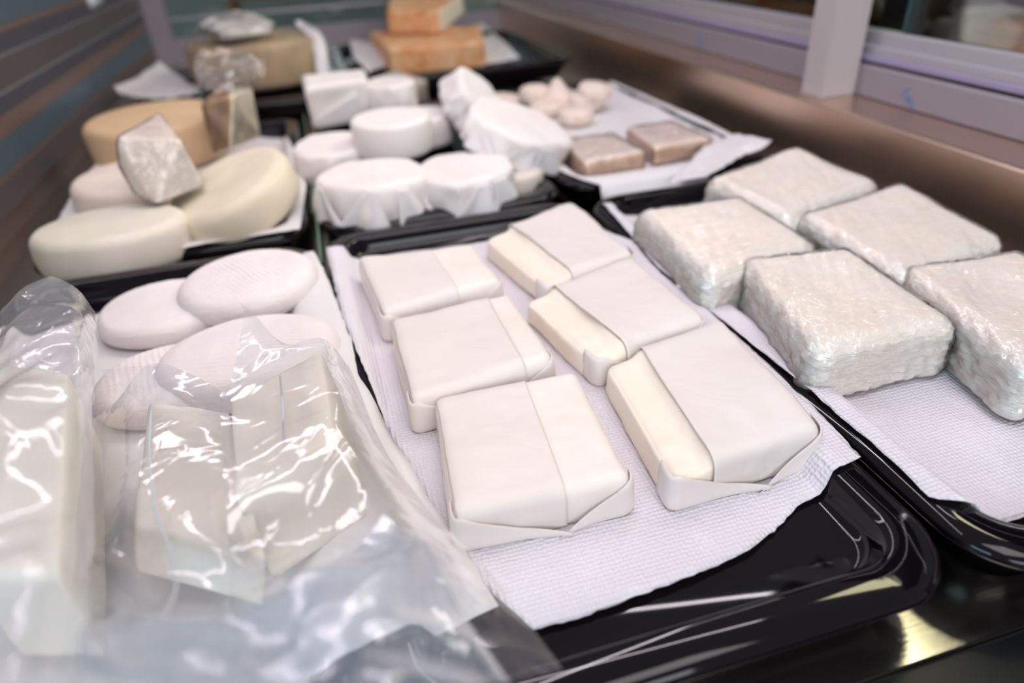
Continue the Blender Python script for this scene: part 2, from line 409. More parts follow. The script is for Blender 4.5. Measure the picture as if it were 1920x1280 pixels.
# back wall
wb = bpy.data.objects.new('wall_back', None); C.objects.link(wb); wb.location = (.1, 2.86, 0); structure(wb)
link('sill_bar', extrude_profile([(2.84, CZ), (2.84, .05), (2.85, .056), (2.9, .056), (2.9, CZ)], -.62, 1.3), 'lilac_frame', wb, smooth=False)
for o in wb.children:      # profile was drawn along y: turn it to run along x
    for v in o.data.vertices:
        x, y, z = v.co + Vector(wb.location); v.co = Vector((y, x, z)) - Vector(wb.location)
bm = bmesh.new(); box(bm, -.56, -.44, 2.80, 2.9, CZ, .6, .006); link('corner_post', bm, 'lilac_frame', wb, smooth=False)
w2 = bpy.data.objects.new('window_2', None); C.objects.link(w2); w2.location = (.1, 2.87, .056); structure(w2)
bm = bmesh.new(); box(bm, -.44, 1.3, 2.868, 2.874, .056, .8); link('pane', bm, 'window_glass', w2, smooth=False)
bm = bmesh.new(); box(bm, -.44, 1.3, 2.858, 2.88, .11, .118, .002); link('rail', bm, 'pale_frame', w2, smooth=False)
# the room seen through the panes
bm = bmesh.new(); box(bm, -2.5, 5, 5.2, 5.3, -1.5, 1.6); structure(link('wall_far', bm, 'sage_panel', smooth=False))
bm = bmesh.new(); box(bm, 4.2, 4.3, -2, 5.2, -1.5, 1.6); structure(link('wall_side', bm, 'mauve_panel', smooth=False))
def shelf_unit(loc, size, label, mats):
    t = thing('shelving_unit', loc, label, 'shelves'); x, y, z = loc; w, d, h = size
    for k in range(4):
        bm = bmesh.new(); zz = z+h*(.05+k*.3); box(bm, x-w/2, x+w/2, y-d/2, y+d/2, zz, zz+.03, .004); link('shelf', bm, mats[0], t, smooth=False)
    for sx in (-1, 1):
        bm = bmesh.new(); xx = x+sx*(w/2+.016); box(bm, xx-.015, xx+.015, y-d/2, y+d/2, z, z+h, .004); link('side_panel', bm, mats[1], t, smooth=False)
    return t
def crate(x, y, z, w, d, h, mat, label, cat='box'):
    t = thing('storage_box', (x, y, z), label, cat)
    bm = bmesh.new(); box(bm, x-w/2, x+w/2, y-d/2, y+d/2, z, z+h*.85, .006); link('body', bm, mat, t)
    bm = bmesh.new(); box(bm, x-w/2-.006, x+w/2+.006, y-d/2-.006, y+d/2+.006, z+h*.852, z+h, .005); link('lid', bm, mat, t)
shelf_unit((2.35, 2.2, -.9), (1.3, .4, 1.5), 'brown wooden shelves beyond the sliding glass left of the post', ['brown_wood', 'dark_wood'])
shelf_unit((.55, 4.2, -.9), (1.7, .4, 1.5), 'brown wooden shelves beyond the glass at the far end', ['brown_wood', 'brown_wood'])
crate(2.5, .95, -.5, .35, .5, .62, 'orange_box', 'orange brown box beyond the right hand pane')
crate(2.2, .55, -.5, .4, .3, .72, 'grey_box', 'grey box beyond the right hand pane')
crate(2.0, 2.15, -.344, .22, .22, .34, 'green_plastic', 'bright green box on the shelves beyond the glass')
crate(2.55, 2.15, -.344, .3, .22, .3, 'orange_box', 'orange box on the shelves beyond the glass')
# ------------------------------------------------------------------ trays
def sdf(x, y, T):
    cx, cy, hx, hy, r = T; qx, qy = abs(x-cx)-hx+r, abs(y-cy)-hy+r
    return math.hypot(max(qx, 0), max(qy, 0))+min(max(qx, qy), 0)-r
PROF = [(.034, -.029), (.030, -.0285), (.022, -.012), (.008, .004), (.001, .0095), (0, .0125), (.0012, .0155), (.005, .0185), (.010, .0198), (.024, .0205), (.0275, .0195), (.030, .0165), (.0335, .006), (.036, .0015), (.040, 0), (.06, -.0008)]
def tray_z(d):
    pts = PROF[8:]
    if d <= pts[0][0]: return pts[0][1]
    for (a, za), (b, zb) in zip(pts, pts[1:]):
        if d <= b: return za+(zb-za)*(d-a)/(b-a)
    return -.0008
def tray(T, dz, label, name='serving_tray'):
    cx, cy, hx, hy, r = T; bm = bmesh.new(); rings = []
    for d, z in PROF:
        ring = []; rr = max(r-d*.75, .012); n = 12
        for qx, qy, a0 in ((1, 1, 0), (-1, 1, 90), (-1, -1, 180), (1, -1, 270)):
            for k in range(n+1):
                a = math.radians(a0+90*k/n)
                ring.append(bm.verts.new((cx+qx*(hx-d-rr)+rr*math.cos(a), cy+qy*(hy-d-rr)+rr*math.sin(a), z+dz)))
        rings.append(ring)
    for a, b in zip(rings, rings[1:]):
        for i in range(len(a)): bm.faces.new((a[i], a[(i+1) % len(a)], b[(i+1) % len(a)], b[i]))
    bm.faces.new(rings[0][::-1]); bm.faces.new(rings[-1])
    return tag(link(name, bm, 'black_gloss', org=(cx, cy, CZ+dz)), label, 'tray')
T_c = (.1485, .528, .1775, .345, .055)
T_l = (-.207, .517, .173, .345, .055)
T_r = (.513, .52, .180, .345, .055)
T_ml = (-.213, 1.237, .172, .345, .05)
T_mc = (.148, 1.237, .1735, .352, .05)
T_mr = (.515, 1.26, .182, .345, .05)
T_bl = (-.172, 1.96, .24, .29, .05)
T_br = (.375, 2.13, .305, .33, .05)
tray(T_c, 0, 'glossy black tray under the six paper-wrapped blocks')
tray(T_l, 0, 'glossy black tray under the flat white cheese discs and plastic bags')
tray(T_r, 0, 'glossy black tray under the film-wrapped basket cheeses')
tray(T_ml, .0, 'glossy black tray under the tan and cream cheese wheels')
tray(T_mc, .0, 'glossy black tray under the pile of white wrapped rounds')
tray(T_mr, .0, 'glossy black tray under the small cheeses and two thin bricks')
tray(T_bl, .018, 'black tray at the far end under the big grey wheel')
tray(T_br, .018, 'black tray at the far end under the orange washed rind cheese')
# glass divider between the left and middle columns of trays
bm = bmesh.new(); box(bm, -.0315, -.0285, .80, 1.62, CZ, .014, .0008)
tag(link('divider_strip', bm, 'sea_green_strip', org=(-.03, 1.2, CZ), smooth=False), 'thin green edged divider strip between the wheel tray and the wrapped round tray', 'divider')
# ------------------------------------------------------------------ paper sheets
def poly(P, t):
    """point along a polyline of Vectors by arc length"""
    L = [0]
    for a, b in zip(P, P[1:]): L.append(L[-1]+(b-a).length)
    x = t*L[-1]
    for i in range(len(P)-1):
        if x <= L[i+1]+1e-9: return P[i].lerp(P[i+1], (x-L[i])/max(L[i+1]-L[i], 1e-9))
    return P[-1]
def sheet(left, right, front, back, trays, name='paper_sheet', mat='paper_towel', lift=.0016, wave=.0015, n=(60, 80), jag=.0012, dz=0, seed=0, mode='flat', wfr=22):
    """left/right run front->back, front/back run left->right; 3-D border points; drapes over the trays"""
    bm = bmesh.new(); G = []
    f = lambda P, t: poly(P, t)
    c00, c10, c01, c11 = front[0], front[-1], back[0], back[-1]
    for i in range(n[0]+1):
        u = i/n[0]; row = []
        for j in range(n[1]+1):
            v = j/n[1]
            p = f(left, v)*(1-u)+f(right, v)*u + f(front, u)*(1-v)+f(back, u)*v - (c00*(1-u)*(1-v)+c10*u*(1-v)+c01*(1-u)*v+c11*u*v)
            e = min(u, 1-u, v, 1-v)
            if e < 1e-6:
                p = p + Vector((vz(260, p.x+seed, p.y, 0), vz(260, p.x, p.y+seed, 3), 0))*jag
            if mode == 'flat':
                z = -9
                for T, tz in trays:
                    d = -sdf(p.x, p.y, T)
                    if d > -.02: z = max(z, tray_z(d)+tz)
                if z < -1: z = CZ
                z = max(z, p.z-.03)
            else: z = p.z
            w = wave*(1+vz(wfr, p.x+seed, p.y, 0)) + wave*.5*(1+vz(wfr*2.5, p.x, p.y-seed, 0))
            row.append(bm.verts.new((p.x, p.y, z+lift+w)))
        G.append(row)
    for i in range(n[0]):
        for j in range(n[1]): bm.faces.new((G[i][j], G[i+1][j], G[i+1][j+1], G[i][j+1]))
    for _ in range(2): bmesh.ops.smooth_vert(bm, verts=[v for v in bm.verts if not v.is_boundary], factor=.5, use_axis_x=False, use_axis_y=False, use_axis_z=True)
    return solid(link(name, bm, mat), .0005, 1)
# centre tray towel
L = pz((1000, 1178, .004), (905, 1080, .012), (822, 960, .020), (760, 850, .020), (715, 765, .021), (672, 668, .021), (640, 590, .021), (624, 520, .021), (612, 468, .021))
R_ = pz((1612, 862, .021), (1545, 790, .021), (1440, 690, .02), (1330, 590, .02), (1240, 520, .02), (1185, 468, .012))
Fr = pz((1000, 1178, .004), (1080, 1160, .003), (1180, 1125, .003), (1290, 1085, .003), (1400, 1035, .003), (1455, 990, .004), (1500, 940, .006), (1550, 905, .014), (1612, 862, .021))
B_ = pz((612, 468, .021), (700, 480, .004), (900, 455, .003), (1040, 425, .003), (1185, 468, .012))
tag(sheet(L, R_, Fr, B_, [(T_c, 0)], seed=1), 'white embossed paper towel under the six paper-wrapped blocks', 'paper towel')
# right tray towel
L = pz((1740, 935, .021), (1640, 838, .022), (1530, 745, .022), (1440, 672, .022), (1340, 592, .022), (1230, 505, .02), (1130, 396, .012))
R_ = [Vector((.66, .23, .02)), Vector((.67, .5, .02)), Vector((.66, .8, .01))]
Fr = pz((1740, 935, .021), (1800, 950, .02), (1870, 958, .02), (1925, 940, .02))+[Vector((.53, .225, .02)), Vector((.66, .23, .02))]
B_ = pz((1130, 396, .012), (1200, 405, .003))+[Vector((.5, .74, .003)), Vector((.66, .8, .01))]
tag(sheet(L, R_, Fr, B_, [(T_r, 0)], seed=5, wave=.002), 'white embossed paper towel under the film-wrapped basket cheeses', 'paper towel')
# left tray butcher paper
L = [Vector((-.37, .25, .02)), Vector((-.372, .5, .02)), Vector((-.36, .74, .02))]
R_ = pz((930, 1090, .03), (880, 1010, .028), (800, 900, .026), (760, 830, .025), (712, 768, .024), (672, 710, .024), (662, 650, .024), (640, 590, .024), (612, 520, .023), (590, 478, .022))
Fr = [Vector((-.37, .25, .02)), Vector((-.2, .235, .003)), Vector((-.06, .24, .004)), R_[0].copy()]
B_ = [Vector((-.36, .74, .02)), Vector((-.25, .80, .003)), Vector((-.14, .80, .003)), R_[-1].copy()]
tag(sheet(L, R_, Fr, B_, [(T_l, 0), (T_c, .0045)], mat='smooth_paper', seed=9, wave=.0012), 'smooth white butcher paper under the flat white cheese discs', 'paper sheet')
# wheel tray paper
L = pz((80, 515, .012), (100, 430, .021), (135, 370, .021), (170, 300, .021))
R_ = pz((565, 440, .015), (575, 350, .021), (545, 270, .021), (523, 235, .03))
Fr = pz((80, 515, .012), (200, 520, .002), (340, 495, .002), (480, 470, .002), (565, 440, .015))
B_ = pz((170, 300, .021), (300, 260, .002), (420, 250, .002), (523, 235, .03))
tag(sheet(L, R_, Fr, B_, [(T_ml, 0)], mat='smooth_paper', seed=13), 'white paper sheet under the tan and cream cheese wheels', 'paper sheet')
# small-cheese tray liner
L = pz((1048, 338, .006), (1010, 280, .004), (975, 235, .003))
R_ = pz((1330, 322, .021), (1388, 262, .021), (1310, 222, .021), (1145, 152, .022))
Fr = pz((1048, 338, .006), (1090, 352, .01), (1160, 357, .021), (1250, 343, .021), (1330, 322, .021))
B_ = pz((975, 235, .003), (1000, 180, .003), (1145, 152, .022))
tag(sheet(L, R_, Fr, B_, [(T_mr, 0)], mat='smooth_paper', seed=17, wave=.0008), 'off-white paper liner under the small cheeses and thin bricks', 'paper sheet')
rows = [[at(1255, 345, .026), at(1330, 330, .028), at(1390, 295, .03), at(1425, 285, .035)], [at(1290, 310, .026), at(1350, 295, .028), at(1400, 275, .036), at(1437, 276, .040)], [at(1320, 275, .025), at(1375, 255, .028), at(1410, 260, .038), at(1447, 266, .044)]]
tag(solid(link('paper_sheet', patch(rows, 30, 24, .003, 30, 3), 'smooth_paper'), .0004), 'crumpled white paper corner sticking out past the small cheese tray', 'paper sheet')
# ------------------------------------------------------------------ six butcher-paper wrapped blocks
def q2(*pts): return [(p.x, p.y) for p in pts]
def wrapped(pxq, z1, label, style, seed, seam=.28, mat='butcher_paper'):
    """pxq: px of the top corners FL, FR, BR, BL"""
    P = [at(x, y, z1) for x, y in pxq]; q = q2(*P)
    Bk = Block(q, .0025, z1, .0085, base_in=-.03, rb=.006)
    c = Bk.c; root = thing('wrapped_cheese', (c.x, c.y, .002), label, 'cheese', 'paper-wrapped blocks on the centre tray')
    def df(p, n, u, v, w):
        d = .0034*vz(13, p.x+seed, p.y, p.z)+.0008*vz(55, p.x, p.y+seed, p.z)
        p = p + n*d
        e = (u+1)/2
        if style == 'step' and w > .5:
            k = 1/(1+math.exp((e-(seam-.02+.05*vz(18, 0, p.y, seed)))*70)); p.z -= .0062*k*min(1, max(0, (w-.5)*2))
        if w > .5: p.z += .0012*math.sin(math.pi*min(1, max(0, e)))*math.sin(math.pi*(v+1)/2)
        if w > .9: p.z -= .0015*(1+v)*.0
        return p
    link('wrapper', Bk.mesh((40, 30, 12), deform=df), mat if style != 'step' else 'butcher_paper_cream', root)
    # outer sheet lying over the top and down the front
    bm = bmesh.new(); G = []; nu, nv = 34, 44
    e0, e1 = (seam, 1.0) if style == 'step' else (0.0, seam)
    for i in range(nu+1):
        row = []
        for j in range(nv+1):
            t = j/nv
            # path: down the back a little, over the top, down the front
            if t < .1: v, w = 1, .55+.45*t/.1
            elif t < .72: v, w = 1-2*(t-.1)/.62, 1
            else: v, w = -1, 1-(t-.72)/.28*.93
            sw = .012*math.sin(3*t+seed)
            e = e0+(e1-e0)*i/nu
            if style == 'step': e = (e0+sw)+(1-e0-sw)*i/nu; 
            else: e = (e1+sw*.6)*i/nu
            wrap = e*2-1
            p, n = Bk.mp(max(-1, min(1, wrap)), v, w, .0009)
            d = .0034*vz(13, p.x+seed, p.y, p.z)+.0008*vz(55, p.x, p.y+seed, p.z)
            p = p + n*d
            if w > .5: p.z += .0012*math.sin(math.pi*min(1, max(0, e)))*math.sin(math.pi*(v+1)/2)
            if style == 'step':
                k = math.exp(-(e-e0)*16); p = p + n*(.0012*k)
            row.append(bm.verts.new(p))
        G.append(row)
    # a lip falling away at the free edge of the stepped sheets
    for i in range(nu):
        for j in range(nv): bm.faces.new((G[i][j], G[i+1][j], G[i+1][j+1], G[i][j+1]))
    solid(link('paper_overlap', bm, 'wrap_sheet', root), .0006, 1)
    # triangular end folds on the front
    def tl(a):
        if a < .05: return .9+.0*a
        if a < .35: return .88-(a-.05)/.30*.46
        return .42-(a-.35)/.27*.24
    def tr(a):
        return .06+(a-.54)/.46*.88 if a < 1 else .94
    off = lambda a, h: .0016+.0012*math.sin(3*a)
    outl = lambda p, a, h: p + Vector((0, -1, 0))*(.006*max(0, (a-.3)/.3)**2 if a > .3 else 0)
    outr = lambda p, a, h: p + Vector((0, -1, 0))*(.007*max(0, (.85-a)/.3)**2 if a < .85 else 0)
    solid(link('end_fold', Bk.front(tl, -.16, .62, off, deform=outl, nt=8), 'wrap_sheet', root), .0006, 1)
    solid(link('end_fold', Bk.front(tr, .54, 1.14, lambda a, h: .0026, deform=outr, nt=8), 'wrap_sheet', root), .0006, 1)
    return root
wrapped([(850, 968), (1186, 893), (1079, 690), (812, 745)], .036, 'cream paper-wrapped block, front of the left row, two pointed folds meeting at its near end', 'seam', 1, .62)
wrapped([(1262, 888), (1545, 800), (1352, 592), (1135, 672)], .038, 'paper-wrapped block nearest the black corner, with a stepped cream left side', 'step', 2, .27)
wrapped([(770, 752), (1036, 668), (956, 542), (733, 598)], .037, 'smooth cream paper-wrapped block in the middle of the left row', 'seam', 3, .80)
wrapped([(1120, 668), (1322, 596), (1185, 480), (984, 552)], .036, 'paper-wrapped block in the middle of the right row, stepped sheet edge', 'step', 4, .25)
wrapped([(1024, 530), (1190, 470), (1072, 376), (910, 436)], .037, 'farthest paper-wrapped block of the right row, beside the film-wrapped cheeses', 'step', 5, .27)
wrapped([(716, 588), (938, 524), (886, 455), (672, 482)], .037, 'farthest paper-wrapped block of the left row, near the green divider', 'seam', 6, .62)
# ------------------------------------------------------------------ five basket cheeses in film
def basketcheese(quad, z1, label, seed, mat='cling_film', dent=False, rz=0):
    Bk = Block(quad, .004, z1, .017, base_in=-.035, rb=.010)
    root = thing('basket_cheese', (Bk.c.x, Bk.c.y, .003), label, 'cheese', 'film-wrapped basket cheeses on the right tray')
    def df(p, n, u, v, w, k=1.0):
        side = 1-abs(n.z)
        q = Vector((p.x*120, p.y*120, p.z*290+seed))
        d = .0036*side*noise.noise(q)+.0006*vz(45, p.x+seed, p.y, p.z)+.0030*vz(12, p.x, p.y+seed, p.z)
        p = p+n*d*k
        if dent and w > .5: p.z -= .006*math.exp(-((u+.1)**2+(v-.15)**2)*3)
        return p
    link('curd', Bk.mesh((84, 84, 34), deform=df), 'basket_curd', root)
    def dw(p, n, u, v, w):
        p = df(p, n, u, v, w, .7)
        if n.z > .5:
            a = ridge(Vector((u*.6+v*.9, (u*.9-v*.5)*5.5, seed)), 1.3, seed); p += n*(.0012*a)
        else: p += n*.0009*ridge(p, 34, seed)
        return p
    link('film_wrap', Bk.mesh((60, 60, 20), off=.0016, deform=dw), mat, root)
    return root
g = lambda z, *P: q2(*[at(x, y, z) for x, y in P])
basketcheese(g(.054, (1475, 418), (1655, 345), (1492, 275), (1322, 338)), .058, 'film-wrapped basket cheese farthest back, near the steel upstand', 11)
basketcheese(g(.054, (1325, 528), (1540, 462), (1392, 368), (1190, 398)), .058, 'film-wrapped basket cheese beside the far right paper-wrapped block', 12)
basketcheese(g(.054, (1690, 525), (1892, 452), (1690, 342), (1490, 404)), .058, 'wide film-wrapped basket cheese against the steel upstand', 13)
basketcheese(g(.054, (1528, 672), (1806, 610), (1590, 464), (1378, 486)), .060, 'largest film-wrapped basket cheese in front, with a dented wrinkled top', 14, 'cling_crumple', True)
basketcheese([(.468, .298), (.60, .315), (.645, .465), (.508, .478)], .058, 'film-wrapped basket cheese cut off by the right edge of the photo', 15, 'cling_crumple', True)
# ------------------------------------------------------------------ flat white discs
def gdisc(c, rx, ry, h, label, seed, tilt=None, rot=0):
    def tp(x, y):
        e = max(0, 1-(x/rx)**2-(y/ry)**2)
        u = x*math.cos(rot)+y*math.sin(rot)
        return .00042*math.sin(u*1150+3*vz(30, x, y, seed))*min(1, e*3)+.003*e
    bm = disc(Vector(c), rx, ry, h, h*.42, .001, tilt, 150, .0022, 14, seed, 0, None, tp, True)
    return tag(link('cheese_disc', bm, 'goat_disc', org=c), label, 'cheese', 'flat white discs on the left tray')
gdisc((-.200, .730, .004), .066, .064, .023, 'flat white oval cheese disc farthest left, tucked behind the standing bag', 1, rot=1.5)
gdisc((-.108, .732, .014), .073, .066, .030, 'flat white ridged disc nearest the wheel tray, resting on its neighbour', 2, (.05, -.03), .5)
gdisc((-.101, .576, .008), .080, .062, .034, 'flat white disc in the middle, behind the bagged block', 3, (.04, 0), 1.4)
gdisc((-.178, .578, .003), .060, .056, .026, 'flat white disc half hidden by the clear bags', 4, rot=.2)
# ------------------------------------------------------------------ wheels
def wheel(c, rx, ry, h, re, mat, label, seed, tilt=None, bulge=.003, top=None):
    bm = disc(Vector(c), rx, ry, h, re, bulge, tilt, 80, .0025, 12, seed, 0, None, top)
    return tag(link('wheel_of_cheese', bm, mat, org=c), label, 'cheese', None)
wheel((-.294, 1.44, .004), .120, .135, .078, .012, 'wheel_tan', 'large orange tan cheese wheel at the back of the wheel tray', 21)
wheel((-.296, 1.14, .004), .078, .088, .056, .012, 'wheel_pale', 'small pale wheel half under the film-wrapped wedge', 22)
wheel((-.281, .925, .004), .089, .070, .056, .012, 'wheel_grey', 'cream grey wheel closest to the left wall, front of its tray', 23)
wheel((-.126, 1.005, .014), .089, .104, .060, .015, 'wheel_cream', 'cream wheel leaning at a tilt beside the divider', 24, (.08, -.32))
# film-wrapped wedge on top
def wedge(pts, label, mats, fn, bev=.004, film_mat='cling_crumple', name='cheese_wedge', grow=.0022, group=None):
    P = [Vector(p) for p in pts]; c = sum(P, Vector())/len(P); zb = min(p.z for p in P)
    root = thing(name, (c.x, c.y, zb), label, 'cheese', group)
    bm = hull(P, bev, 4, .0015, 25)
    bm.normal_update()
    for f in bm.faces: f.material_index = fn(f.normal, f.calc_center_median())
    link('cheese', bm, None, root, mats=mats)
    if film_mat: link('film_wrap', hull(P, bev*1.1, 4, .002, 40, grow), film_mat, root)
    return root
wedge([atY(217, 258, 1.0), atY(298, 211, 1.09), atY(337, 262, 1.0), atY(292, 384, .95), atY(384, 348, .98), atY(222, 312, .985), atY(250, 360, .965), atY(352, 300, 1.10), atY(300, 330, 1.1)],
      'grey film-wrapped cheese wedge lying on top of the wheels', ['grey_paste'], lambda n, c: 0)
w = wedge([atY(437, 178, 1.24), atY(432, 276, 1.20), atY(376, 196, 1.28), atY(400, 290, 1.25), atY(472, 165, 1.34), atY(488, 255, 1.30), atY(412, 160, 1.38), atY(440, 230, 1.40)],
      'upright cheese wedge with its cling film gathered at the top', ['wedge_paste', 'amber_rind'], lambda n, c: 1 if n.x < -.2 else 0)
rows = [[atY(365, 115, 1.32), atY(400, 105, 1.36), atY(450, 106, 1.38), atY(500, 122, 1.36)],
        [atY(368, 140, 1.30), atY(405, 120, 1.33), atY(455, 125, 1.34), atY(498, 145, 1.34)],
        [atY(375, 170, 1.29), atY(408, 150, 1.29), atY(450, 150, 1.30), atY(490, 165, 1.33)],
        [atY(378, 200, 1.27), atY(405, 185, 1.26), atY(440, 178, 1.25), atY(474, 172, 1.32)]]
link('gathered_film', patch(rows, 50, 40, .012, 30, 4), 'cling_crumple', w)
# ------------------------------------------------------------------ pile of white wrapped rounds
def wrapped_round(c, rx, ry, h, label, seed, tilt=None, pleat=.005, mat='white_wrap', folds=True, rot=0):
    root = thing('wrapped_round', c, label, 'cheese', None)
    rnd = random.Random(seed); ph = [rnd.uniform(0, 6.28) for _ in range(6)]
    def side(a, t):
        s = abs(math.sin(2.5*a+ph[0]+t*1.6))+.6*abs(math.sin(4.5*a+ph[1]-t*2.2))+.4*abs(math.sin(8*a+ph[2]+t*3))
        poly_ = math.cos(2.5*((a+ph[3]) % (2*math.pi/5) - math.pi/5))
        return pleat*(s-1.0)*(1.15-t) + .007*(.8-poly_)*(1 if folds else .5) + .003*vz(3, math.cos(a), math.sin(a), t+seed)
    bm = disc(Vector(c), rx, ry, h, .009, .002, tilt, 110, .003, 16, seed, rot, side)
    link('wrapper', bm, mat, root)
    if folds:
        R = Matrix.Identity(4)
        if tilt: R = Matrix.Rotation(tilt[0], 4, 'X') @ Matrix.Rotation(tilt[1], 4, 'Y')
        MM = Matrix.Translation(c) @ R
        for k in range(3):
            a0 = math.radians(rnd.uniform(205, 230)+k*42); da = rnd.uniform(.35, .5); b2 = bmesh.new(); G = []
            for i in range(15):
                row = []
                for j in range(9):
                    u = i/14; v = j/8
                    a = a0+(u-.5)*2*da*(1-.75*v) + .2*v*(1 if k % 2 else -1)
                    zz = h*(.08+.8*v); o = .0035+pleat*.9*(1-v)+.004*(1-v)*math.sin(u*9+k)
                    row.append(b2.verts.new(MM @ Vector(((rx+o)*math.cos(a), (ry+o)*math.sin(a), zz))))
                G.append(row)
            for i in range(14):
                for j in range(8): b2.faces.new((G[i][j], G[i+1][j], G[i+1][j+1], G[i][j+1]))
            solid(link('paper_fold', b2, 'wrap_sheet_white', root), .0006, 1)
    return root
wrapped_round((.056, .962, .004), .076, .072, .063, 'white paper-wrapped round at the near left of the pile, crumpled folds in front', 31, (-.02, .03), .006)
wrapped_round((.188, .958, .004), .072, .070, .056, 'white paper-wrapped round in the middle of the near side of the pile', 32, (0, -.03), .006)
wrapped_round((.012, 1.165, .006), .062, .075, .056, 'plain cream white wrapped round low at the left edge of the pile', 33, None, .003, 'white_wrap', False)
Bk = Block([(-.018, 1.42), (.108, 1.45), (.112, 1.56), (-.02, 1.56)], .02, .105, .012, base_in=.12)
root = thing('wrapped_round', (.045, 1.5, .02), 'boxy white wrapped cheese at the far left of the pile', 'cheese')
link('wrapper', Bk.mesh((26, 26, 14), deform=lambda p, n, u, v, w: p+n*.006*vz(16, p.x, p.y, p.z)), 'white_wrap', root)
solid(link('paper_fold', Bk.front(lambda a: .25+.6*a, -.1, .8, lambda a, h: .004), 'wrap_sheet_white', root), .0006, 1)
wrapped_round((.15, 1.48, .02), .05, .06, .07, 'white wrapped cheese between the boxy one and the film-wrapped piece', 35, None, .004, 'white_wrap', False)
wrapped_round((.185, 1.30, .006), .055, .06, .055, 'white round deep in the pile behind the smooth unwrapped one', 36, None, .003, 'white_wrap', False)
wrapped_round((.262, 1.30, .045), .062, .066, .058, 'white paper-wrapped round propped up steeply at the back of the pile', 37, (.55, .75), .006)
wrapped_round((.285, 1.055, .045), .083, .078, .050, 'large loosely wrapped white round lying tilted over the tray edge', 38, (.20, .34), .008)
b = disc(Vector((.268, .985, .003)), .045, .045, .034, .008, .002, None, 60, .002, 14, 39); tag(link('cheese_round', b, 'wheel_grey', org=(.268, .985, .003)), 'bare cream round peeking out under the large tilted wrapped round', 'cheese')
b = disc(Vector((.109, 1.125, .046)), .063, .060, .056, .007, .001, (.03, 0), 80, .0012, 14, 40); tag(link('cheese_round', b, 'white_wrap', org=(.109, 1.125, .046)), 'smooth unwrapped white round standing on top of the pile', 'cheese')
wedge([atY(704, 145, 1.58), atY(740, 130, 1.66), atY(800, 150, 1.60), atY(757, 152, 1.54), atY(708, 200, 1.56), atY(803, 205, 1.58), atY(757, 212, 1.52), atY(790, 200, 1.68)],
      'greyish brown film-wrapped wedge behind the white wrapped rounds', ['grey_paste'], lambda n, c: 0, .004)
# ------------------------------------------------------------------ small cheeses
sm = 'small ripened goat cheeses in the small cheese tray'
def small(px, py, z0, r, h, label, kind='round', tilt=None, seed=1):
    c = at(px, py, z0)
    if kind == 'round': bm = disc(c, r, r*.95, h, h*.35, .002, tilt, 40, .002, 30, seed)
    else:
        bm = bmesh.new(); seg, n = 28, 14; rings = []
        for k in range(n+1):
            t_ = k/n; rr = r*(1-t_**1.3*.86)*(1 if k else .9); ring = []
            for i in range(seg):
                a = 6.283*i/seg; q = rr*(1+.05*vz(9, math.cos(a), math.sin(a), t_+seed)); ring.append(bm.verts.new((c.x+q*math.cos(a), c.y+q*math.sin(a), c.z+h*t_)))
            rings.append(ring)
        for a, b in zip(rings, rings[1:]):
            for i in range(seg): bm.faces.new((a[i], a[(i+1) % seg], b[(i+1) % seg], b[i]))
        bm.faces.new(rings[0][::-1]); bm.faces.new(rings[-1])
    tag(link('goat_cheese', bm, 'small_rind', org=c), label, 'cheese', sm)
small(1080, 232, .004, .034, .030, 'small round goat cheese nearest the two thin bricks', seed=1)
small(1025, 215, .004, .036, .026, 'small flat goat cheese behind the large tilted wrapped round', seed=2)
small(1003, 196, .012, .032, .040, 'small plump goat cheese standing left of the pointed one', seed=3)
small(1045, 200, .008, .042, .058, 'cone-shaped goat cheese with a pointed tip', 'cone', seed=4)
small(950, 200, .004, .042, .024, 'small goat cheese mostly hidden behind the steeply propped round', tilt=(0, .15), seed=5)
small(1098, 205, .006, .036, .034, 'small goat cheese stacked low at the right of its pile', seed=6)
small(1112, 188, .025, .034, .034, 'small goat cheese at the top right of its pile, near the paper corner', tilt=(.1, .1), seed=7)
def brick(P, z, label, seed):
    q = g(z, *P); Bk = Block(q, .004, z, .006, base_in=-.01); root = thing('cheese_brick', (Bk.c.x, Bk.c.y, .003), label, 'cheese')
    bm = Bk.mesh((22, 22, 10), deform=lambda p, n, u, v, w: p+n*.002*vz(40, p.x+seed, p.y, p.z)); bm.normal_update()
    bmesh.ops.recalc_face_normals(bm, faces=bm.faces)
    for f in bm.faces: f.material_index = 0 if f.normal.z > .7 else 1
    link('cheese', bm, None, root, mats=['brick_top', 'brick_rind'])
    link('film_wrap', Bk.mesh((30, 30, 10), off=.002, deform=lambda p, n, u, v, w: p+n*.002*ridge(p, 30, seed)), 'cling_crumple', root)
brick([(1098, 304), (1210, 284), (1150, 250), (1050, 262)], .042, 'thin film-wrapped cheese brick beside the large tilted wrapped round', 2)
brick([(1228, 276), (1335, 258), (1262, 226), (1176, 240)], .034, 'thin film-wrapped cheese brick near the far paper corner', 3)
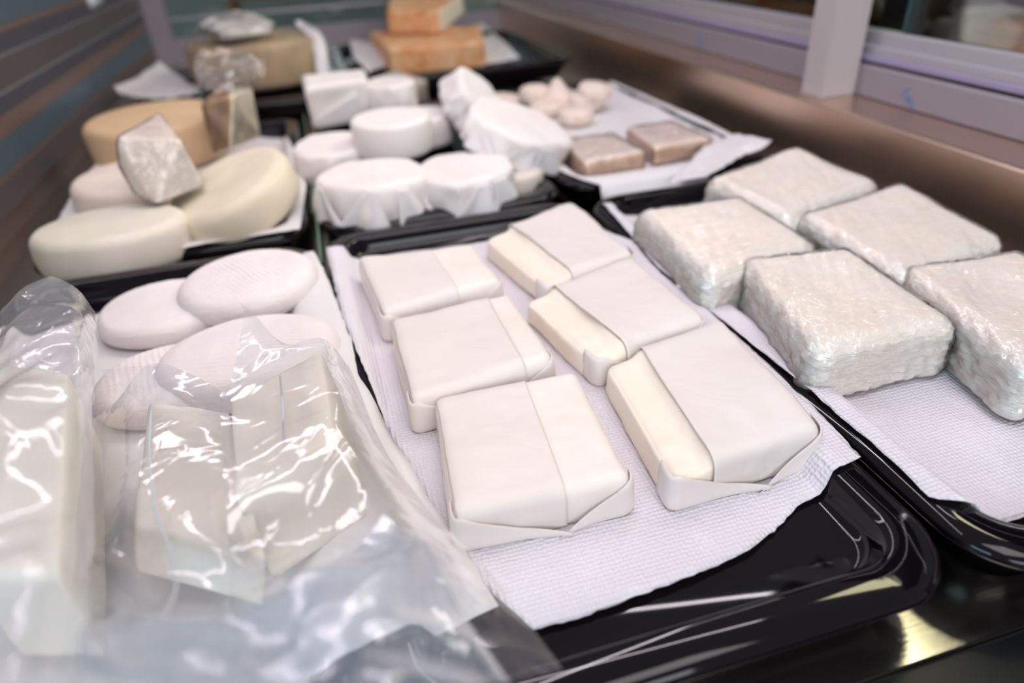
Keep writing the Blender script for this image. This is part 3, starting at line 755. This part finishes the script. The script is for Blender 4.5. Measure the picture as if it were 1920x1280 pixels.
# ------------------------------------------------------------------ far trays
wheel((-.125, 2.03, .024), .168, .165, .105, .014, 'tomme_rind', 'big grey brown cheese wheel in the far left tray', 41)
wedge([atY(370, 48, 1.97), atY(415, 76, 1.90), atY(505, 62, 1.93), atY(515, 42, 2.02), atY(440, 20, 2.06), atY(400, 28, 2.04), atY(412, 58, 1.9), atY(470, 24, 2.02), atY(375, 58, 1.97)],
      'film-wrapped blue-veined wedge on top of the big grey brown wheel', ['blue_paste'], lambda n, c: 0, .003)
rows = [[at(212, 160, .06), at(250, 150, .055), at(300, 118, .06)], [at(232, 180, .045), at(290, 165, .04), at(330, 140, .045)], [at(300, 188, .04), at(345, 182, .03), at(380, 170, .025)]]
tag(solid(link('paper_sheet', patch(rows, 24, 24, .004, 14, 6), 'smooth_paper'), .0005), 'white paper corner sticking out left of the big grey brown wheel', 'paper sheet')
rows = [[atY(553, 42, 2.05), atY(564, 40, 2.05), atY(575, 48, 2.0)], [atY(585, 85, 1.95), atY(594, 80, 1.95), atY(606, 78, 1.95)], [atY(598, 150, 1.88), atY(610, 148, 1.88), atY(620, 146, 1.88)]]
tag(solid(link('paper_sheet', patch(rows, 20, 24, .006, 14, 8), 'smooth_paper'), .0006), 'stiff paper edge standing right of the big grey brown wheel', 'paper sheet')
def slab(P, z0, z1, label, seed, mats=('washed_rind', 'wedge_paste'), cut=False):
    Bk = Block(g(z1, *P), z0, z1, .008)
    bm = Bk.mesh((26, 26, 12), deform=lambda p, n, u, v, w: p+n*.003*vz(24, p.x+seed, p.y, p.z)); bmesh.ops.recalc_face_normals(bm, faces=bm.faces); bm.normal_update()
    if cut:
        for f in bm.faces: f.material_index = 1 if f.normal.x > .7 else 0
    return tag(link('cheese_slab', bm, None, org=(Bk.c.x, Bk.c.y, z0), mats=list(mats)), label, 'cheese')
slab([(728, 92), (908, 76), (900, 48), (690, 58)], .019, .088, 'large orange washed rind cheese slab lying in the far right tray', 51)
slab([(725, 22), (822, 20), (868, -12), (735, -18)], .090, .150, 'half orange washed rind cheese with a pale cut face, stacked on the slab', 52, cut=True)
rows = [[at(655, 75, .05), at(690, 80, .05), at(722, 85, .08)], [at(665, 110, .045), at(700, 105, .04), at(735, 100, .06)], [at(690, 138, .04), at(715, 132, .03), at(735, 125, .03)]]
tag(solid(link('paper_sheet', patch(rows, 24, 24, .006, 14, 6), 'smooth_paper'), .0005), 'crumpled white paper left of the orange slab in the far right tray', 'paper sheet')
rows = [[at(890, 125, .021), at(930, 118, .03), at(975, 110, .04)], [at(880, 90, .021), at(920, 80, .022), at(940, 75, .035)], [at(870, 55, .021), at(890, 48, .022), at(905, 45, .03)]]
tag(solid(link('paper_sheet', patch(rows, 24, 24, .002, 14, 6), 'smooth_paper'), .0005), 'flat white paper right of the orange slab in the far right tray', 'paper sheet')
# ------------------------------------------------------------------ bagged blocks in the front left
def bagged_block(top, z1, z0, label, seed, mat='feta', shift=(0, 0)):
    P = [at(x, y, z1) for x, y in top]
    Bk = Block(q2(*P), z0, z1, .004); c = Bk.c
    bm = Bk.mesh((20, 20, 10), deform=lambda p, n, u, v, w: p+n*.0015*vz(30, p.x+seed, p.y, p.z)+Vector((shift[0], shift[1], 0))*(1-w))
    return tag(link('cheese_block', bm, mat, org=(c.x, c.y, z0)), label, 'cheese')
bagged_block([(436, 930), (632, 822), (603, 655), (432, 745)], .082, .026, 'cream cheese block standing in a clear bag, in front of the discs', 61, shift=(.01, -.02))
bagged_block([(248, 985), (500, 1048), (430, 770), (278, 750)], .068, .030, 'cream cheese block in a clear bag, between its neighbour and the standing bag', 62, shift=(-.01, .0))
bagged_block([(-70, 1080), (112, 1080), (130, 700), (-40, 670)], .09, .02, 'white cheese block inside the standing clear bag', 63)
def seam(P, par): link('crease_highlight', tube([spl(P, k/24) for k in range(25)], .0007), 'clip_highlight_white', par)  # thin pale tube added as the highlight along a bag crease
def bag(name_rows, label, mats='bag_film', amp=.006, fr=18, seed=0, n=(70, 70), extra=()):
    root = thing('plastic_bag', sum((r for row in name_rows for r in row), Vector())/sum(len(r) for r in name_rows), label, 'bag')
    root.location.z = min(r.z for row in name_rows for r in row)
    link('bag_body', patch(name_rows, n[0], n[1], amp, fr, seed), mats, root)
    for k, (rr, m2, am, nm) in enumerate(extra): link(nm, patch(rr, 50, 50, am, fr*1.3, seed+k+2), m2, root)
    return root
# bag over the right block: tent over its top, falling to the front and out to a flat corner
A = [pz((415, 745, .088), (470, 690, .09), (530, 660, .09), (608, 640, .088), (660, 700, .06)),
     pz((418, 850, .089), (480, 800, .09), (560, 760, .09), (640, 745, .088), (720, 840, .05)),
     pz((425, 945, .088), (500, 905, .089), (570, 870, .089), (650, 830, .086), (800, 950, .05)),
     pz((430, 1050, .08), (520, 1020, .07), (610, 990, .075), (720, 960, .08), (900, 1060, .06)),
     pz((440, 1180, .10), (560, 1150, .09), (680, 1110, .09), (820, 1090, .085), (980, 1160, .06)),
     pz((440, 1320, .12), (600, 1310, .11), (740, 1300, .11), (900, 1300, .09), (1055, 1262, .06))]
flap = [pz((450, 570, .105), (475, 590, .10), (500, 620, .095), (530, 650, .09)), pz((455, 610, .10), (480, 635, .098), (505, 650, .094), (560, 650, .09)), pz((430, 740, .088), (480, 695, .09), (540, 665, .09), (605, 650, .088))]
bA = bag(A, 'clear crinkled bag over the right hand bagged block, reaching the black tray edge', 'bag_film', .0035, 9, 3, (90, 90), [(flap, 'bag_film', .002, 'top_flap')])
Bp = [pz((150, 800, .04), (215, 760, .07), (280, 690, .09), (350, 700, .09), (428, 745, .075)),
      pz((165, 900, .05), (225, 860, .075), (285, 820, .08), (370, 850, .078), (430, 900, .075)),
      pz((170, 1010, .07), (230, 1000, .078), (300, 985, .08), (400, 1010, .08), (470, 1040, .07)),
      pz((175, 1130, .09), (250, 1130, .08), (340, 1120, .08), (440, 1130, .08), (560, 1140, .07)),
      pz((175, 1300, .11), (260, 1300, .11), (360, 1300, .11), (470, 1300, .11), (600, 1310, .10))]
flapB = [pz((185, 697, .10), (270, 690, .10), (350, 702, .098), (432, 745, .09)), pz((230, 730, .095), (290, 725, .095), (350, 735, .094), (432, 768, .088)), pz((272, 768, .09), (315, 762, .09), (360, 772, .09), (432, 795, .085))]
bB = bag(Bp, 'clear bag over the left hand bagged block with a folded pointed top', 'bag_film', .003, 9, 8, (80, 80), [(flapB, 'bag_film', .002, 'top_flap')])
Cp = [pz((10, 600, .10), (45, 550, .115), (100, 538, .12), (150, 548, .115), (182, 590, .10)),
      pz((0, 680, .12), (40, 640, .13), (95, 640, .135), (150, 640, .13), (184, 680, .11)),
      pz((-40, 800, .14), (30, 790, .145), (90, 800, .145), (150, 800, .14), (182, 820, .115)),
      pz((-60, 1000, .14), (10, 1000, .15), (80, 1000, .15), (140, 1010, .14), (180, 1020, .12)),
      pz((-80, 1300, .16), (0, 1300, .16), (70, 1300, .16), (130, 1300, .15), (178, 1310, .13))]
Cb = [pz((0, 640, .06), (40, 590, .07), (100, 580, .07), (150, 590, .07), (178, 620, .06)), pz((-30, 800, .05), (30, 800, .06), (90, 800, .06), (150, 800, .06), (180, 820, .05)), pz((-60, 1100, .06), (10, 1100, .07), (80, 1100, .07), (140, 1100, .07), (178, 1100, .06))]
bag(Cp, 'tall clear bag standing up at the front left with a rounded shiny top', 'bag_milky', .007, 11, 12, (80, 90), [(Cb, 'bag_film', .005, 'back_film')])
D = [pz((175, 1205, .11), (330, 1195, .12), (480, 1165, .12), (610, 1090, .115), (720, 990, .10)),
     pz((170, 1250, .13), (330, 1240, .13), (500, 1200, .13), (680, 1130, .125), (830, 1080, .10)),
     pz((170, 1320, .14), (330, 1320, .14), (520, 1320, .14), (740, 1320, .13), (960, 1320, .10))]
bag(D, 'loose end of a clear bag nearest the viewer, catching bright bluish reflections', 'bag_front', .011, 12, 20, (90, 60))
seam(pz((525, 705, .0915), (530, 760, .093), (532, 830, .0925)), bA)  # painted crease highlights on the two bags
seam(pz((284, 760, .094), (280, 850, .092), (290, 950, .092), (318, 1030, .10), (330, 1100, .115), (300, 1170, .13)), bB)  # painted crease highlight, not a seam of the bag
# ------------------------------------------------------------------ light
def area(name, loc, target, sx, sy, power, col, shape='RECTANGLE'):
    d = bpy.data.lights.new(name, 'AREA'); d.shape = shape; d.size = sx; d.size_y = sy; d.energy = power; d.color = col
    o = bpy.data.objects.new(name, d); C.objects.link(o); o.location = loc
    o.rotation_euler = (Vector(target)-Vector(loc)).to_track_quat('-Z', 'Y').to_euler(); return o
area('case_light_strip', (-.30, 1.2, .95), (.0, 1.1, 0), .022, 2.6, 6.5, (1, .88, .97))
area('case_light_strip', (.55, 1.1, 1.05), (.3, .9, 0), .022, 2.6, 6.5, (1, .92, .95))
area('ceiling_lamp', (.35, -.3, 1.9), (.1, .7, 0), 1.2, .8, 14, (1, .95, .94))
area('ceiling_lamp', (1.5, .88, 1.5), (.33, .19, 0), .5, .42, 9, (1, .93, .58))
area('front_fill', (.1, -1.7, .95), (.2, .8, 0), 1.5, .8, 21, (.92, .96, 1))  # fill light added on the camera side to brighten front faces
area('shop_window', (-1.6, -.9, .9), (-.1, .5, .05), .9, .7, 15, (.50, .80, 1))
area('room_fill', (2.2, 2.6, 1.4), (2.2, 2.2, 0), 1.2, 1.2, 60, (1, .92, .85))  # light added to lift the dark background beyond the panes
w = bpy.data.worlds.new('world'); S.world = w; w.use_nodes = True
w.node_tree.nodes['Background'].inputs[0].default_value = (.86, .82, .92, 1); w.node_tree.nodes['Background'].inputs[1].default_value = .34
S.view_settings.view_transform = 'Standard'; S.view_settings.look = 'None'; S.view_settings.gamma = 1; S.view_settings.exposure = 0
S.view_settings.use_curve_mapping = False
S.cycles.transparent_max_bounces = 14; S.cycles.max_bounces = 8; S.cycles.diffuse_bounces = 3; S.cycles.glossy_bounces = 3
